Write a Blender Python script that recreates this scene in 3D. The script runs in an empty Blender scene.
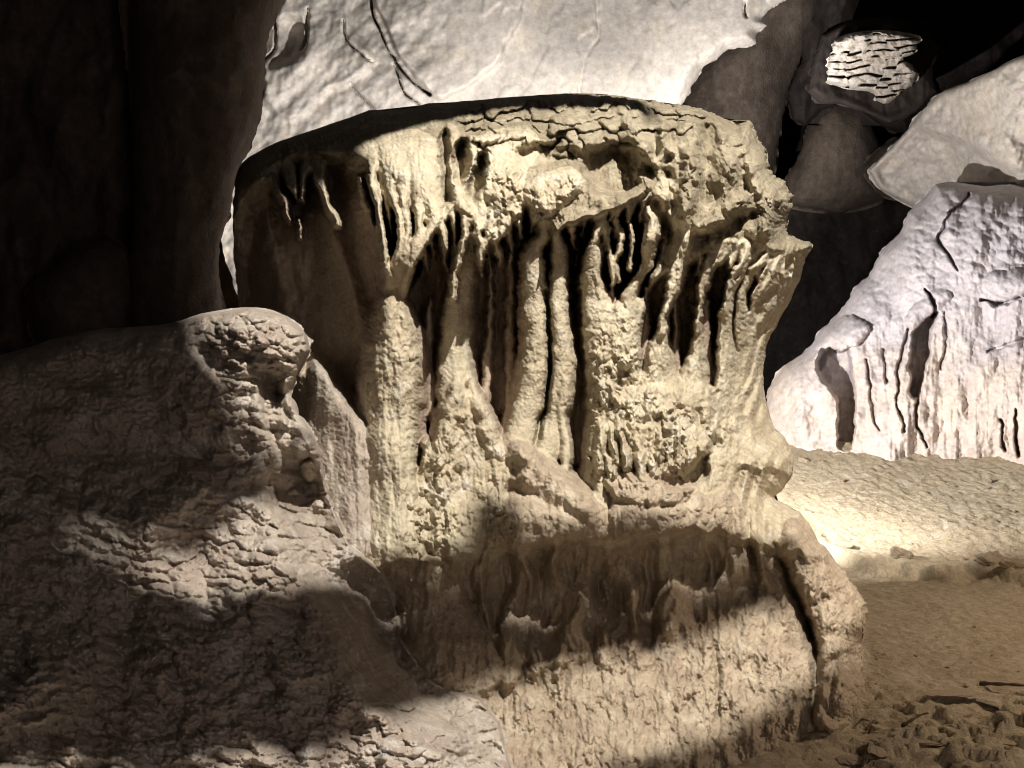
import bpy, math
import numpy as np
from mathutils import Vector

# ------------------------------------------------------------------ survey camera
F = 887.0
CAMZ = 1.6
def at(px, py, d):
    """a surveyed pixel at distance d (along Y) as a point in the cave"""
    return np.stack([(px - 512) / F * d, d + 0 * px, CAMZ + (384 - py) / F * d], -1)

scene = bpy.context.scene
COL = scene.collection
rng = np.random.default_rng(7)

# ------------------------------------------------------------------ numpy noise
def _hi(ix, iy, s):
    h = ix.astype(np.uint32) * np.uint32(374761393) + iy.astype(np.uint32) * np.uint32(668265263) + np.uint32((s * 974711) & 0xFFFFFFFF)
    h = (h ^ (h >> np.uint32(13))) * np.uint32(1274126177)
    return h ^ (h >> np.uint32(16))
def _h(ix, iy, s):
    return (_hi(ix, iy, s) & np.uint32(0xFFFFFF)).astype(np.float64) / 0xFFFFFF
_GC = np.cos(np.arange(1024) * 2 * math.pi / 1024); _GS = np.sin(np.arange(1024) * 2 * math.pi / 1024)
def perlin(x, y, s=0):
    x = np.asarray(x, float); y = np.asarray(y, float)
    ix = np.floor(x); iy = np.floor(y)
    fx = x - ix; fy = y - iy
    ix = ix.astype(np.int32); iy = iy.astype(np.int32)
    u = fx * fx * fx * (fx * (fx * 6 - 15) + 10); v = fy * fy * fy * (fy * (fy * 6 - 15) + 10)
    def g(a, b, dx, dy):
        t = _hi(ix + a, iy + b, s) & np.uint32(1023)
        return _GC[t] * dx + _GS[t] * dy
    n0 = g(0, 0, fx, fy); n0 = n0 + (g(1, 0, fx - 1, fy) - n0) * u
    n1 = g(0, 1, fx, fy - 1); n1 = n1 + (g(1, 1, fx - 1, fy - 1) - n1) * u
    return (n0 + (n1 - n0) * v) * 1.5
def fbm(x, y, o=4, s=0, gain=0.5):
    t = 0; a = 1
    for k in range(o):
        t = t + a * perlin(x, y, s + k * 17); x = x * 2.03 + 3.1; y = y * 2.03 + 1.7; a *= gain
    return t
def ridged(x, y, o=4, s=0):
    t = 0; a = 1
    for k in range(o):
        t = t + a * (1 - np.abs(perlin(x, y, s + k * 17)) * 2); x = x * 2.03 + 3.1; y = y * 2.03 + 1.7; a *= .5
    return t / 1.9
def worley(x, y, s=0):
    """F1, F2, cell random and offset from the cell's centre"""
    ix = np.floor(x).astype(np.int32); iy = np.floor(y).astype(np.int32)
    f1 = np.full(x.shape, 9.); f2 = np.full(x.shape, 9.); cid = np.zeros(x.shape); oy = np.zeros(x.shape)
    for a in (-1, 0, 1):
        for b in (-1, 0, 1):
            cx = ix + a + .15 + .7 * _h(ix + a, iy + b, s); cy = iy + b + .15 + .7 * _h(ix + a, iy + b, s + 5)
            d = np.sqrt((x - cx) ** 2 + (y - cy) ** 2)
            n = d < f1
            f2 = np.where(n, f1, np.minimum(f2, d))
            cid = np.where(n, _h(ix + a, iy + b, s + 9), cid); oy = np.where(n, y - cy, oy)
            f1 = np.where(n, d, f1)
    return f1, f2, cid, oy
def sstep(a, b, x):
    t = np.clip((x - a) / (b - a), 0, 1); return t * t * (3 - 2 * t)
def interp(x, table):
    t = sorted(table); return np.interp(x, [a for a, b in t], [b for a, b in t])

# ------------------------------------------------------------------ outlines
def smooth(pts, n=5, closed=True):
    p = np.array(pts, float); m = len(p); out = []
    for i in range(m if closed else m - 1):
        if closed: a, b, c, d = p[(i - 1) % m], p[i], p[(i + 1) % m], p[(i + 2) % m]
        else: a, b, c, d = p[max(i - 1, 0)], p[i], p[i + 1], p[min(i + 2, m - 1)]
        for k in range(n):
            t = k / n
            out.append(.5 * (2 * b + (c - a) * t + (2 * a - 5 * b + 4 * c - d) * t * t + (3 * b - a - 3 * c + d) * t ** 3))
    if not closed: out.append(p[-1])
    return np.array(out)
def sdf(X, Y, poly):
    """signed distance to a polygon, positive inside"""
    p = np.asarray(poly, float); n = len(p)
    d = np.full(X.shape, 1e9); inside = np.zeros(X.shape, bool)
    for i in range(n):
        ax, ay = p[i]; bx, by = p[(i + 1) % n]
        ex, ey = bx - ax, by - ay
        t = np.clip(((X - ax) * ex + (Y - ay) * ey) / (ex * ex + ey * ey + 1e-9), 0, 1)
        d = np.minimum(d, (X - ax - t * ex) ** 2 + (Y - ay - t * ey) ** 2)
        if ay != by:
            c = ((ay > Y) != (by > Y)) & (X < ex * (Y - ay) / ey + ax)
            inside ^= c
    return np.where(inside, 1, -1) * np.sqrt(d)
def local(X, Y, pts, pad):
    p = np.asarray(pts, float)
    return (X > p[:, 0].min() - pad) & (X < p[:, 0].max() + pad) & (Y > p[:, 1].min() - pad) & (Y < p[:, 1].max() + pad)

class Field:
    """relief of a rock face: metres towards the open side, drawn on the surveyed face"""
    def __init__(s, X, Y, parts=('body',)):
        s.X0, s.Y0 = X, Y; s.X, s.Y = X.copy(), Y.copy()
        s.D = np.zeros(X.shape); s.names = list(parts); s.I = np.zeros(X.shape, int)
    def warp(s, amp, size, seed=0):
        s.X = s.X + amp * fbm(s.X0 / size, s.Y0 / size, 3, seed); s.Y = s.Y + amp * fbm(s.X0 / size, s.Y0 / size, 3, seed + 50)
    def pid(s, name):
        if name not in s.names: s.names.append(name)
        return s.names.index(name)
    def region(s, poly, depth, edge, part=None, sm=True):
        """raise (or sink) an area with soft edges"""
        m = local(s.X, s.Y, poly, edge + 3)
        q = sdf(s.X[m], s.Y[m], smooth(poly, 3) if sm else poly)
        k = sstep(-edge * .5, edge * .5, q)
        s.D[m] += depth * k
        if part: s.I[m] = np.where(k > .5, s.pid(part), s.I[m])
    def mask(s, poly, edge):
        return sstep(-edge * .5, edge * .5, sdf(s.X, s.Y, smooth(poly, 3)))
    def dome(s, poly, lv, w, T, part=None, fl=0):
        """a rounded solid in front of what is there, its crest at lv"""
        m = local(s.X, s.Y, poly, 2 + fl)
        q = sdf(s.X[m], s.Y[m], smooth(poly, 3))
        t = 1 - np.clip(q / w, 0, 1)
        h = np.where(q > 0, lv - T * (1 - np.sqrt(np.clip(1 - t * t, 0, 1))), -9)
        if fl: h = np.where((q <= 0) & (q > -fl), lv - T - .5 * np.clip(-q / fl, 0, 1) ** .7, h)
        up = h > s.D[m]
        s.D[m] = np.where(up, h, s.D[m])
        if part: s.I[m] = np.where(up & (q > -2), s.pid(part), s.I[m])
    def rib(s, pts, lv, rnd=1.3, part=None, mode='max', flare=1., K=.5):
        """a rounded rib along pts (x, y, half width[, level])"""
        P = np.array([(p[0], p[1], p[2], p[3] if len(p) > 3 else lv) for p in pts], float)
        P = smooth(P, 4, False)
        w = P[:, 2].max() * flare
        core = None
        m = local(s.X, s.Y, P[:, :2], w + 2)
        X, Y = s.X[m], s.Y[m]
        best = np.full(X.shape, -9.) if mode == 'max' else np.zeros(X.shape)
        for a, b in zip(P[:-1], P[1:]):
            ex, ey = b[0] - a[0], b[1] - a[1]
            t = np.clip(((X - a[0]) * ex + (Y - a[1]) * ey) / (ex * ex + ey * ey + 1e-9), 0, 1)
            d = np.hypot(X - a[0] - t * ex, Y - a[1] - t * ey)
            ww = a[2] + t * (b[2] - a[2]); l = a[3] + t * (b[3] - a[3])
            r = np.clip(d / ww, 0, 1)
            if mode == 'max':
                h = np.where(d < ww, l - ww * .005 * rnd * (1 - np.sqrt(1 - r * r)), -9)
                if flare > 1:
                    u = (d / ww - 1) / (flare - 1)
                    h = np.where((u >= 0) & (u < 1), l - ww * .005 * rnd - K * np.clip(u, 0, 1) ** .7, h)
                best = np.maximum(best, h); c_ = d < ww * 1.1; core = c_ if core is None else core | c_
            else:                                    # add: soft bump or groove of height l
                h = l * (1 - sstep(0, 1, r))
                best = np.where(np.abs(h) > np.abs(best), h, best)
        if mode == 'max':
            up = best > s.D[m]
            s.D[m] = np.where(up, best, s.D[m])
            if part: s.I[m] = np.where(up & core, s.pid(part), s.I[m])
        else:
            s.D[m] += best
    def blur(s, n=1):
        D = s.D
        for _ in range(n):
            A = np.pad(D, 1, mode='edge')
            D = (A[1:-1, 1:-1] * 4 + (A[:-2, 1:-1] + A[2:, 1:-1] + A[1:-1, :-2] + A[1:-1, 2:]) * 2 + A[:-2, :-2] + A[2:, 2:] + A[:-2, 2:] + A[2:, :-2]) / 16
        s.D = D

def rows(outline, step=1.0, rough=1.5, seed=3, sm=4, clip=True):
    """a grid filling an outline row by row; the first and last columns lie on the outline"""
    p = smooth(outline, sm) if sm else np.asarray(outline, float)
    y0, y1 = p[:, 1].min() + .3, p[:, 1].max() - .3
    ys = np.linspace(y0, y1, int((y1 - y0) / step) + 2)
    XL, XR = [], []
    n = len(p)
    for y in ys:
        xs = []
        for i in range(n):
            (ax, ay), (bx, by) = p[i], p[(i + 1) % n]
            if (ay > y) != (by > y): xs.append(ax + (y - ay) / (by - ay) * (bx - ax))
        XL.append(min(xs)); XR.append(max(xs))
    XL, XR = np.array(XL), np.array(XR)
    XL = XL + rough * fbm(ys / 14, ys * 0 + 2, 4, seed); XR = XR + rough * fbm(ys / 14, ys * 0 + 9, 4, seed + 1)
    if clip:
        g = np.linspace(XL.min(), XR.max(), int((XR.max() - XL.min()) / step) + 2)
        X = np.clip(g[None], XL[:, None], XR[:, None])
        loop = np.concatenate([np.stack([XL, ys], 1), np.stack([XR, ys], 1)[::-1]])
        return X, np.repeat(ys[:, None], len(g), 1), loop
    nc = int((XR - XL).max() / step) + 2
    t = np.linspace(-1, 1, nc)
    t = .6 * t + .4 * np.sin(t * math.pi / 2)
    X = (XL + XR)[:, None] / 2 + (XR - XL)[:, None] / 2 * t[None]
    Y = np.repeat(ys[:, None], nc, 1)
    loop = np.concatenate([np.stack([XL, ys], 1), np.stack([XR, ys], 1)[::-1]])
    return X, Y, loop[:: max(1, len(loop) // 160)]
def pillow(q, w, T):
    t = 1 - np.clip(q / w, 0, 1)
    return T * (1 - np.sqrt(np.clip(1 - t * t, 0, 1)))

# ------------------------------------------------------------------ mesh output
def raw_mesh(name, V, Q, N=None):
    me = bpy.data.meshes.new(name)
    me.vertices.add(len(V)); me.vertices.foreach_set('co', np.asarray(V, np.float32).ravel())
    Q = np.asarray(Q, np.int32); k = Q.shape[1]
    me.loops.add(len(Q) * k); me.polygons.add(len(Q))
    me.loops.foreach_set('vertex_index', Q.ravel())
    me.polygons.foreach_set('loop_start', np.arange(0, len(Q) * k, k, dtype=np.int32))
    me.polygons.foreach_set('use_smooth', np.ones(len(Q), bool))
    me.update(calc_edges=True)
    me.validate(clean_customdata=False)
    if N is not None and len(me.vertices) == len(N):
        me.normals_split_custom_set_from_vertices(N.tolist())
    return me
def link(name, me, mat, parent=None):
    o = bpy.data.objects.new(name, me); COL.objects.link(o)
    if mat: me.materials.append(mat)
    if parent:
        o.parent = parent; o.matrix_parent_inverse = parent.matrix_basis.inverted()
    return o
def tag(o, label=None, cat=None, group=None, kind=None):
    if label: o['label'] = label
    if cat: o['category'] = cat
    if group: o['group'] = group
    if kind: o['kind'] = kind
    return o
def thing(name, label, cat, loc, group=None):
    o = bpy.data.objects.new(name, None); COL.objects.link(o); o.location = loc
    o.empty_display_size = .2
    bpy.context.view_layer.update()
    return tag(o, label, cat, group)
def quads(nr, nc):
    i = np.arange(nr * nc).reshape(nr, nc)
    return np.stack([i[:-1, :-1], i[1:, :-1], i[1:, 1:], i[:-1, 1:]], -1).reshape(-1, 4)
def grid_normals(P):
    du = np.gradient(P, axis=1); dv = np.gradient(P, axis=0)
    n = np.cross(dv, du); n /= np.linalg.norm(n, axis=-1, keepdims=True) + 1e-12
    return n
def closed(P, back_d):
    """front grid P plus a rounded back going back_d metres behind the rim: vertices and quads"""
    nr, nc, _ = P.shape
    V = [P.reshape(-1, 3)]; Q = [quads(nr, nc)]
    i = np.arange(nr * nc).reshape(nr, nc)
    rim = np.concatenate([i[:, 0], i[-1, 1:], i[::-1, -1][1:], i[0, ::-1][1:-1]])
    R = P.reshape(-1, 3)[rim]; c = R.mean(0)
    prev = rim; base = nr * nc
    for k, s in enumerate((.06, .2, .45, .75, .98)):
        # shrink along the view of the rim's own centre so the back stays inside the outline
        o = np.array([0, 0, CAMZ])
        W = R - o; cc = c - o
        W = W / W[:, 1:2] * (1 - s) + cc / cc[1] * s
        W = o + W * (R[:, 1:2] + back_d * math.sqrt(1 - (1 - s) ** 2))
        V.append(W); cur = base + np.arange(len(rim)); base += len(rim)
        Q.append(np.stack([prev, np.roll(prev, -1), np.roll(cur, -1), cur], -1)[:, ::-1]); prev = cur
    return np.concatenate(V), np.concatenate(Q)

# ------------------------------------------------------------------ materials
def hexlin(c):
    return tuple(((v / 255) / 12.92 if v / 255 <= .04045 else ((v / 255 + .055) / 1.055) ** 2.4) for v in c) + (1,)
def rock_mat(name, cols, scale=1.0, streak=0.0, pit=0.3, rough=.78, bump=.5, fine=90., spec=.35, speck=None, band=None):
    """limestone: three colours mixed by noise, optional run-down streaks, dark speckle, fine grain"""
    m = bpy.data.materials.new(name); m.use_nodes = True
    nt = m.node_tree; N = nt.nodes; L = nt.links
    b = N['Principled BSDF']; b.inputs['Roughness'].default_value = rough
    b.inputs['Specular IOR Level'].default_value = spec
    tc = N.new('ShaderNodeTexCoord')
    def noise(sc, det=5, ro=.6, vec=None, dist=0.):
        n = N.new('ShaderNodeTexNoise'); n.inputs['Scale'].default_value = sc; n.inputs['Detail'].default_value = det
        n.inputs['Roughness'].default_value = ro; n.inputs['Distortion'].default_value = dist
        L.new(vec or tc.outputs['Object'], n.inputs['Vector']); return n.outputs['Fac']
    def ramp(f, a, c):
        r = N.new('ShaderNodeMapRange'); r.inputs[1].default_value = a; r.inputs[2].default_value = c
        r.interpolation_type = 'SMOOTHSTEP'; L.new(f, r.inputs[0]); return r.outputs[0]
    def mix(f, A, B, mode='MIX'):
        x = N.new('ShaderNodeMix'); x.data_type = 'RGBA'; x.blend_type = mode
        if hasattr(f, 'node'): L.new(f, x.inputs[0])
        else: x.inputs[0].default_value = f
        for v, s in ((A, x.inputs[6]), (B, x.inputs[7])):
            if hasattr(v, 'node'): L.new(v, s)
            else: s.default_value = v
        return x.outputs[2]
    c = mix(ramp(noise(1.6 * scale, 6, .62, dist=.6), .38, .62), cols[0], cols[1])
    c = mix(ramp(noise(4.7 * scale, 6, .65, dist=.4), .5, .68), c, cols[2])
    if streak:
        mp = N.new('ShaderNodeMapping'); mp.inputs['Scale'].default_value = (9 * scale, 9 * scale, .7 * scale)
        L.new(tc.outputs['Object'], mp.inputs[0])
        s = ramp(noise(1., 5, .6, mp.outputs[0], .3), .45, .7)
        mm = N.new('ShaderNodeMath'); mm.operation = 'MULTIPLY'; mm.inputs[1].default_value = streak; L.new(s, mm.inputs[0])
        c = mix(mm.outputs[0], c, cols[3] if len(cols) > 3 else cols[1])
    if band:      # lavender lamp tint put into the colour above a wavy level: (low, high, colour, amount)
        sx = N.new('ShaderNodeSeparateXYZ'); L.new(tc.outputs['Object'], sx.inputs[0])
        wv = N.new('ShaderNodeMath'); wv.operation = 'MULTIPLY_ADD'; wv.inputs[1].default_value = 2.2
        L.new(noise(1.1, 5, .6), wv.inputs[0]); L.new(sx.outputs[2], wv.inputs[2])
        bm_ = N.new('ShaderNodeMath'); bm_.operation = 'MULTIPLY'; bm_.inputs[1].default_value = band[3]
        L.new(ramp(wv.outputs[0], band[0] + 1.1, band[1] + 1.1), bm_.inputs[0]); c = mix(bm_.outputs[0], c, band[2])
    f = noise(fine * .45, 5, .7)
    if speck:
        sp = N.new('ShaderNodeMath'); sp.operation = 'MULTIPLY'; sp.inputs[1].default_value = speck[1]
        L.new(ramp(f, .58, .68), sp.inputs[0]); c = mix(sp.outputs[0], c, speck[0])
    # mineral mottling of the surface itself
    mo = N.new('ShaderNodeMapRange'); mo.inputs[1].default_value = .25; mo.inputs[2].default_value = .75; mo.inputs[3].default_value = .66; mo.inputs[4].default_value = 1.26
    L.new(noise(fine * .2, 6, .7), mo.inputs[0])
    hv = N.new('ShaderNodeVectorMath'); hv.operation = 'SCALE'; L.new(c, hv.inputs[0]); L.new(mo.outputs[0], hv.inputs['Scale'])
    L.new(hv.outputs[0], b.inputs['Base Color'])
    bp = N.new('ShaderNodeBump'); bp.inputs['Strength'].default_value = bump; bp.inputs['Distance'].default_value = .03
    ad = N.new('ShaderNodeMath'); ad.operation = 'MULTIPLY_ADD'; ad.inputs[1].default_value = pit
    L.new(noise(fine, 4, .7), ad.inputs[0]); L.new(f, ad.inputs[2]); L.new(ad.outputs[0], bp.inputs['Height'])
    L.new(bp.outputs[0], b.inputs['Normal'])
    return m

M_CAP = rock_mat('coralloid_limestone', [(.40, .34, .235, 1), (.30, .248, .165, 1), (.49, .43, .31, 1), (.22, .175, .12, 1)], 1.5, .25, speck=((.12, .095, .065, 1), .7), bump=.8)
M_COLM = rock_mat('cream_dripstone', [(.52, .455, .325, 1), (.43, .36, .25, 1), (.55, .50, .40, 1), (.33, .265, .17, 1)], 1.5, .35, speck=((.22, .17, .11, 1), .3))
M_WALL = rock_mat('brown_flowstone', [(.42, .335, .25, 1), (.35, .27, .205, 1), (.45, .36, .275, 1), (.28, .215, .16, 1)], 1.2, .3, bump=.25)
M_SKIRT = rock_mat('rosy_flowstone', [(.48, .395, .285, 1), (.41, .325, .23, 1), (.54, .46, .345, 1), (.33, .245, .185, 1)], 1.3, .4, speck=((.2, .15, .1, 1), .4), bump=.7)
M_LEDGE = rock_mat('grey_flowstone', [(.43, .37, .30, 1), (.35, .285, .23, 1), (.52, .475, .41, 1), (.26, .20, .165, 1)], 1.4, .15, speck=((.15, .12, .09, 1), .4), bump=.5)
M_BACK = rock_mat('pale_limestone', [(.62, .565, .50, 1), (.55, .505, .455, 1), (.66, .585, .49, 1), (.47, .42, .37, 1)], .45, .45, fine=45., bump=.2, speck=((.36, .33, .31, 1), .3))
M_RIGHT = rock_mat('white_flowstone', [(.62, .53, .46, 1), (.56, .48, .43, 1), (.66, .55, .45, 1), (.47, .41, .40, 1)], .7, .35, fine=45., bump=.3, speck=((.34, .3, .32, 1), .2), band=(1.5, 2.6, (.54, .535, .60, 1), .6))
M_DARK = rock_mat('shade_dark_rock', [(.18, .14, .11, 1), (.135, .105, .085, 1), (.21, .165, .13, 1), (.10, .08, .066, 1)], .8, .3, fine=40., spec=.12, bump=.9)  # shade of the unlit rocks put partly into a dark colour
M_BLACK = rock_mat('shade_black_rock', [(.05, .04, .035, 1), (.04, .032, .03, 1), (.065, .052, .045, 1), (.03, .025, .024, 1)], .8, .3, fine=40., spec=.08, rough=.9)  # shade of the passage put into a near-black rock colour
M_SAND = rock_mat('cave_sand', [(.50, .42, .29, 1), (.44, .36, .245, 1), (.54, .46, .34, 1)], .9, 0, fine=110., bump=.9, speck=((.25, .19, .12, 1), .45), rough=.95, spec=.15)
M_STONE = rock_mat('loose_limestone', [(.36, .29, .2, 1), (.3, .23, .16, 1), (.42, .35, .26, 1)], 6., 0, fine=140., rough=.9)
M_WOOD = rock_mat('dead_wood', [(.12, .085, .055, 1), (.09, .065, .045, 1), (.16, .115, .08, 1)], 8., .4, fine=160.)

# ------------------------------------------------------------------ 1. the big flowstone formation
OUT = [(240,166),(268,146),(320,128),(370,112),(430,105),(480,100),(540,95),(575,93),(600,95),(625,97),(650,101),(675,104),(703,110),(723,118),
       (734,125),(742,121),(751,124),(759,138),(768,155),(771,172),(782,179),(790,192),(792,206),(787,226),(793,237),(812,245),(806,258),(801,275),
       (794,292),(781,318),(768,342),(764,358),(763,378),(766,400),(773,424),(784,438),(793,457),(792,473),(784,488),(777,500),(800,512),(817,538),(832,557),
       (850,579),(865,603),(867,622),(861,645),(863,672),(865,692),(858,716),(838,740),(805,770),(770,800),(745,880),(300,900),(285,700),(262,480),(246,380),(238,320),(238,296),(234,260),(233,225),(234,195)]
OUT = smooth(OUT, 4); _t = np.cumsum(np.r_[0, np.hypot(*np.diff(OUT, axis=0).T)])
OUT = OUT + np.stack([1.6 * fbm(_t / 13, _t * 0 + 4, 3, 171), 2.6 * fbm(_t / 15, _t * 0 + 8, 3, 173)], 1) * (OUT[:, 1:2] < 720)
X, Y, _ = rows(OUT, 1.0, 1.4, 3, 0)
q = np.maximum(sdf(X, Y, np.array(OUT)), 0)
Fm = Field(X, Y, ['body'])
Fm.warp(2.2, 16, 11)
fx, fy = X / 190, Y / 190
lipy = interp(X, [(300,566),(360,563),(413,560),(463,554),(519,546),(559,535),(592,538),(619,536),(680,527),(735,532),(775,548),(860,560)]) + 7 * fbm(X / 26, Y * 0 + 3, 3, 131)
Ys = Y + (538 - lipy) * sstep(440, 520, Y) * sstep(680, 600, Y)
vy = interp(Ys, [(90,4.72),(130,4.5),(175,4.42),(240,4.40),(300,4.48),(420,4.46),(470,4.36),(515,4.20),(538,4.17),(547,4.30),(585,4.46),(625,4.36),(660,4.16),(700,3.97),(740,3.72),(768,3.55),(860,3.1)])
T = interp(Y, [(90,1.2),(440,1.2),(540,.9),(620,.6),(900,.5)])
base = vy + pillow(q, 150, 1) * T
# the left flank runs back behind the foreground ledge
base = base + .5 * sstep(400, 240, X) * sstep(560, 420, Y)
# the deep alcoves between cap and base
Fm.region([(238,300),(240,235),(254,200),(285,172),(320,164),(352,168),(368,205),(381,262),(389,300),(374,335),(367,380),(364,420),(335,390),(312,366),(288,330)], -.72, 30, 'alcove')
Fm.region([(388,300),(402,288),(420,252),(440,225),(455,207),(475,232),(500,232),(522,210),(546,222),(553,240),(564,232),(580,224),(600,219),(608,218),(598,242),(592,280),(594,340),(594,478),(580,484),(560,468),(530,442),(505,440),(480,397),(455,386),(440,425),(433,490),(412,492),(408,420),(420,360),(407,306)], -.68, 12, 'alcove')
Fm.region([(604,224),(620,213),(640,203),(652,200),(660,215),(662,240),(652,275),(642,310),(639,397),(634,397),(632,330),(622,300),(604,300)], -.5, 7, 'alcove')
Fm.region([(636,320),(644,296),(672,272),(666,312),(650,345),(642,394),(636,394)], -.38, 7, 'alcove')
Fm.region([(670,310),(682,275),(708,256),(698,310),(690,345),(685,376),(678,376),(668,338)], -.5, 6, 'alcove')
Fm.region([(701,330),(708,290),(720,262),(749,240),(738,270),(723,304),(722,350),(716,384),(706,384)], -.5, 6, 'alcove')
Fm.region([(731,330),(737,290),(748,268),(768,250),(754,290),(744,320),(740,349),(733,345)], -.3, 5, 'alcove')
for p in ([(372,470,6,-.12),(372,495,7,-.12),(378,520,5,-.04)], [(640,300,4,-.15),(636,395,4,-.2)], [(635,395,5,-.1),(630,470,4,-.1)]):
    Fm.rib(p, -.1, mode='add')
Fm.region([(376,196),(392,200),(408,208),(428,218),(441,224),(430,246),(411,284),(393,292),(384,262),(376,220)], -.5, 6, 'alcove')
# back of the alcoves: soft folds hanging in the shade
wall = np.clip(-Fm.D / .4, 0, 1)
Fm.D += wall * .03 * fbm(X / 17, Y / 40, 4, 161)
Fm.D += wall * (.07 * np.sin(X / 13 + 1.2 * fbm(X / 60, Y / 200, 2, 21)) + .05 * fbm(X / 40, Y / 130, 3, 5))
# hanging folds at the left in the shade
for p in ([(262,180,16,.1),(270,240,14,.14),(285,300,16,.1),(300,330,18,.04)], [(318,175,14,.1),(330,230,16,.16),(350,285,14,.12),(362,330,12,.05)], [(345,170,10,.1),(360,230,10,.12),(374,290,8,.1)]):
    Fm.rib(p, .1, mode='add')
# cap
CAP = [(222,160),(252,205),(286,172),(322,160),(352,165),(372,150),(378,185),(400,205),(430,225),(452,210),(478,240),(500,222),(522,208),(546,224),(554,240),(564,231),(580,223),(600,218),(620,210),(640,200),(668,190),(690,222),(733,240),(749,240),(770,250),(795,252),(830,250),(820,60),(222,60)]
Fm.region(CAP, .13, 10, 'cap')
def D_(pts, lv=.2, part='drapery', rnd=1.6): Fm.rib(pts, lv, rnd, part, flare=1.35, K=.2)
def C_(pts, lv=.0, rnd=1.3, part='column'): Fm.rib(pts, lv, rnd, part, flare=1.5, K=.4)
# ---- drapery cluster above the big column
Fm.dome([(376,140),(390,132),(415,128),(436,140),(440,170),(444,200),(440,222),(428,224),(418,205),(404,190),(388,182),(374,165)], .24, 22, .14, 'drapery')
Fm.dome([(353,146),(364,137),(376,141),(377,152),(370,162),(358,158)], .2, 9, .1, 'drapery')
D_([(373,158,5),(372,180,4),(377,205,3.4),(383,240,3.6),(387,268,4),(391,296,6,.06)])
D_([(387,168,5),(391,190,4),(398,215,3),(401,238,3),(396,262,4),(394,290,6,.06)])
D_([(404,188,6),(405,215,4),(408,232,3.6),(402,260,4),(396,285,5,.08)])
D_([(420,186,6),(418,210,4.5),(420,232,5),(409,262,6),(399,290,6,.06)])
D_([(438,205,6),(436,220,5),(424,240,4.5),(411,266,4.5),(399,292,6,.06)])
# thin strands at the left that catch the light
for p in ([(312,150,8),(317,168,6),(322,186,4),(328,205,2.6),(339,225,3.4)], [(272,168,5),(277,184,3),(284,204,3.4),(290,222,1.4)], [(284,156,7),(290,176,5),(293,188,3.4),(297,199,1.4)], [(306,156,6),(303,174,4),(302,186,3),(303,199,1.4)], [(300,220,1.6),(301,240,1.4)], [(360,178,2),(366,198,2.6),(373,226,1.6)]):
    D_(p, .02)
# strands and fans right of it
D_([(450,126,4),(452,134,6),(453,150,4),(452,166,4),(456,182,6)], .2)
D_([(473,140,6),(472,156,6),(466,178,5)], .2)
Fm.dome([(460,148),(490,128),(530,126),(545,150),(530,170),(522,205),(508,220),(490,206),(470,186)], .2, 26, .12, 'drapery')
Fm.dome([(449,190),(458,186),(466,200),(474,212),(462,216),(452,208)], .18, 9, .1, 'drapery')
for p in ([(461,210,4),(465,226,3),(463,245,2.6),(457,268,3),(452,300,3)], [(462,190,7),(471,205,5),(477,222,4),(480,242,4),(481,262,2.4)], [(484,192,5),(482,214,3.6),(480,236,3)],
          [(497,190,6),(495,212,4.6),(490,230,3.4),(482,252,3)], [(506,196,6),(500,220,4.4),(494,240,3)], [(520,196,8),(517,206,6),(508,222,4),(498,238,3)], [(439,222,5),(443,232,4),(446,248,2)], [(449,206,4),(440,222,3.6),(428,236,3)]):
    D_(p, .15)
cl = np.array([(372,190),(400,206),(430,226),(452,212),(478,242),(500,224),(522,210),(546,226),(564,232),(580,224),(600,219),(620,212),(640,202),(666,192),(690,224),(712,236),(733,242),(749,242),(770,252)], float)
r2 = np.random.default_rng(5)
for x0 in np.r_[np.arange(376, 600, 13.), np.arange(604, 768, 8.)]:
    x0 = x0 + r2.uniform(-3, 3); y0 = np.interp(x0, cl[:, 0], cl[:, 1]) - 8
    ln_ = r2.uniform(16, 52) * (1.3 if r2.random() < .25 else 1); dx = r2.uniform(-5, 3) - (x0 - 600) * .05; w0 = r2.uniform(2.2, 4.2)
    D_([(x0, y0, w0 * 1.6, .12), (x0 + dx * .2, y0 + ln_ * .3, w0, r2.uniform(-.02, .1)), (x0 + dx * .7, y0 + ln_ * .7, w0 * .7, r2.uniform(-.2, .02)), (x0 + dx, y0 + ln_, 1.3, r2.uniform(-.3, -.1))])
# thin fins running the height of the alcoves
for x0, y0, y1, lv in ((431,300,420,-.42),(488,240,400,-.5),(512,230,430,-.46),(577,240,460,-.46),(612,280,330,-.2),(646,290,380,-.25),(676,290,370,-.25),(708,300,380,-.25)):
    C_([(x0, y0, 2.5), (x0 + r2.uniform(-3, 3), y0 * .6 + y1 * .4, r2.uniform(3, 5)), (x0 + r2.uniform(-4, 4), y1, r2.uniform(4, 7))], lv, part='alcove')
# bulb over the twin columns
Fm.dome([(524,190),(532,178),(552,170),(572,166),(584,178),(584,190),(570,200),(556,213),(547,218),(536,208),(526,202)], .25, 18, .14, 'drapery')
# wavy lip right of the bulb
Fm.rib([(553,238,4,.06),(560,228,4,.06),(577,220,5,.06),(595,214,5,.06),(615,207,5,.06),(632,198,5,.06),(648,186,5,.06)], .06, mode='add')
Fm.region([(586,150),(630,150),(652,166),(644,182),(616,194),(592,186)], -.3, 14)
Fm.region([(520,148),(566,146),(586,156),(560,164),(526,168)], -.16, 8)
Fm.region([(455,146),(464,140),(470,160),(463,184),(456,180),(452,164)], -.35, 6)
Fm.region([(477,160),(486,154),(482,182),(474,200),(469,190)], -.35, 6)
Fm.region([(438,140),(447,132),(449,160),(450,190),(445,200),(443,170)], -.2, 6)
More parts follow.
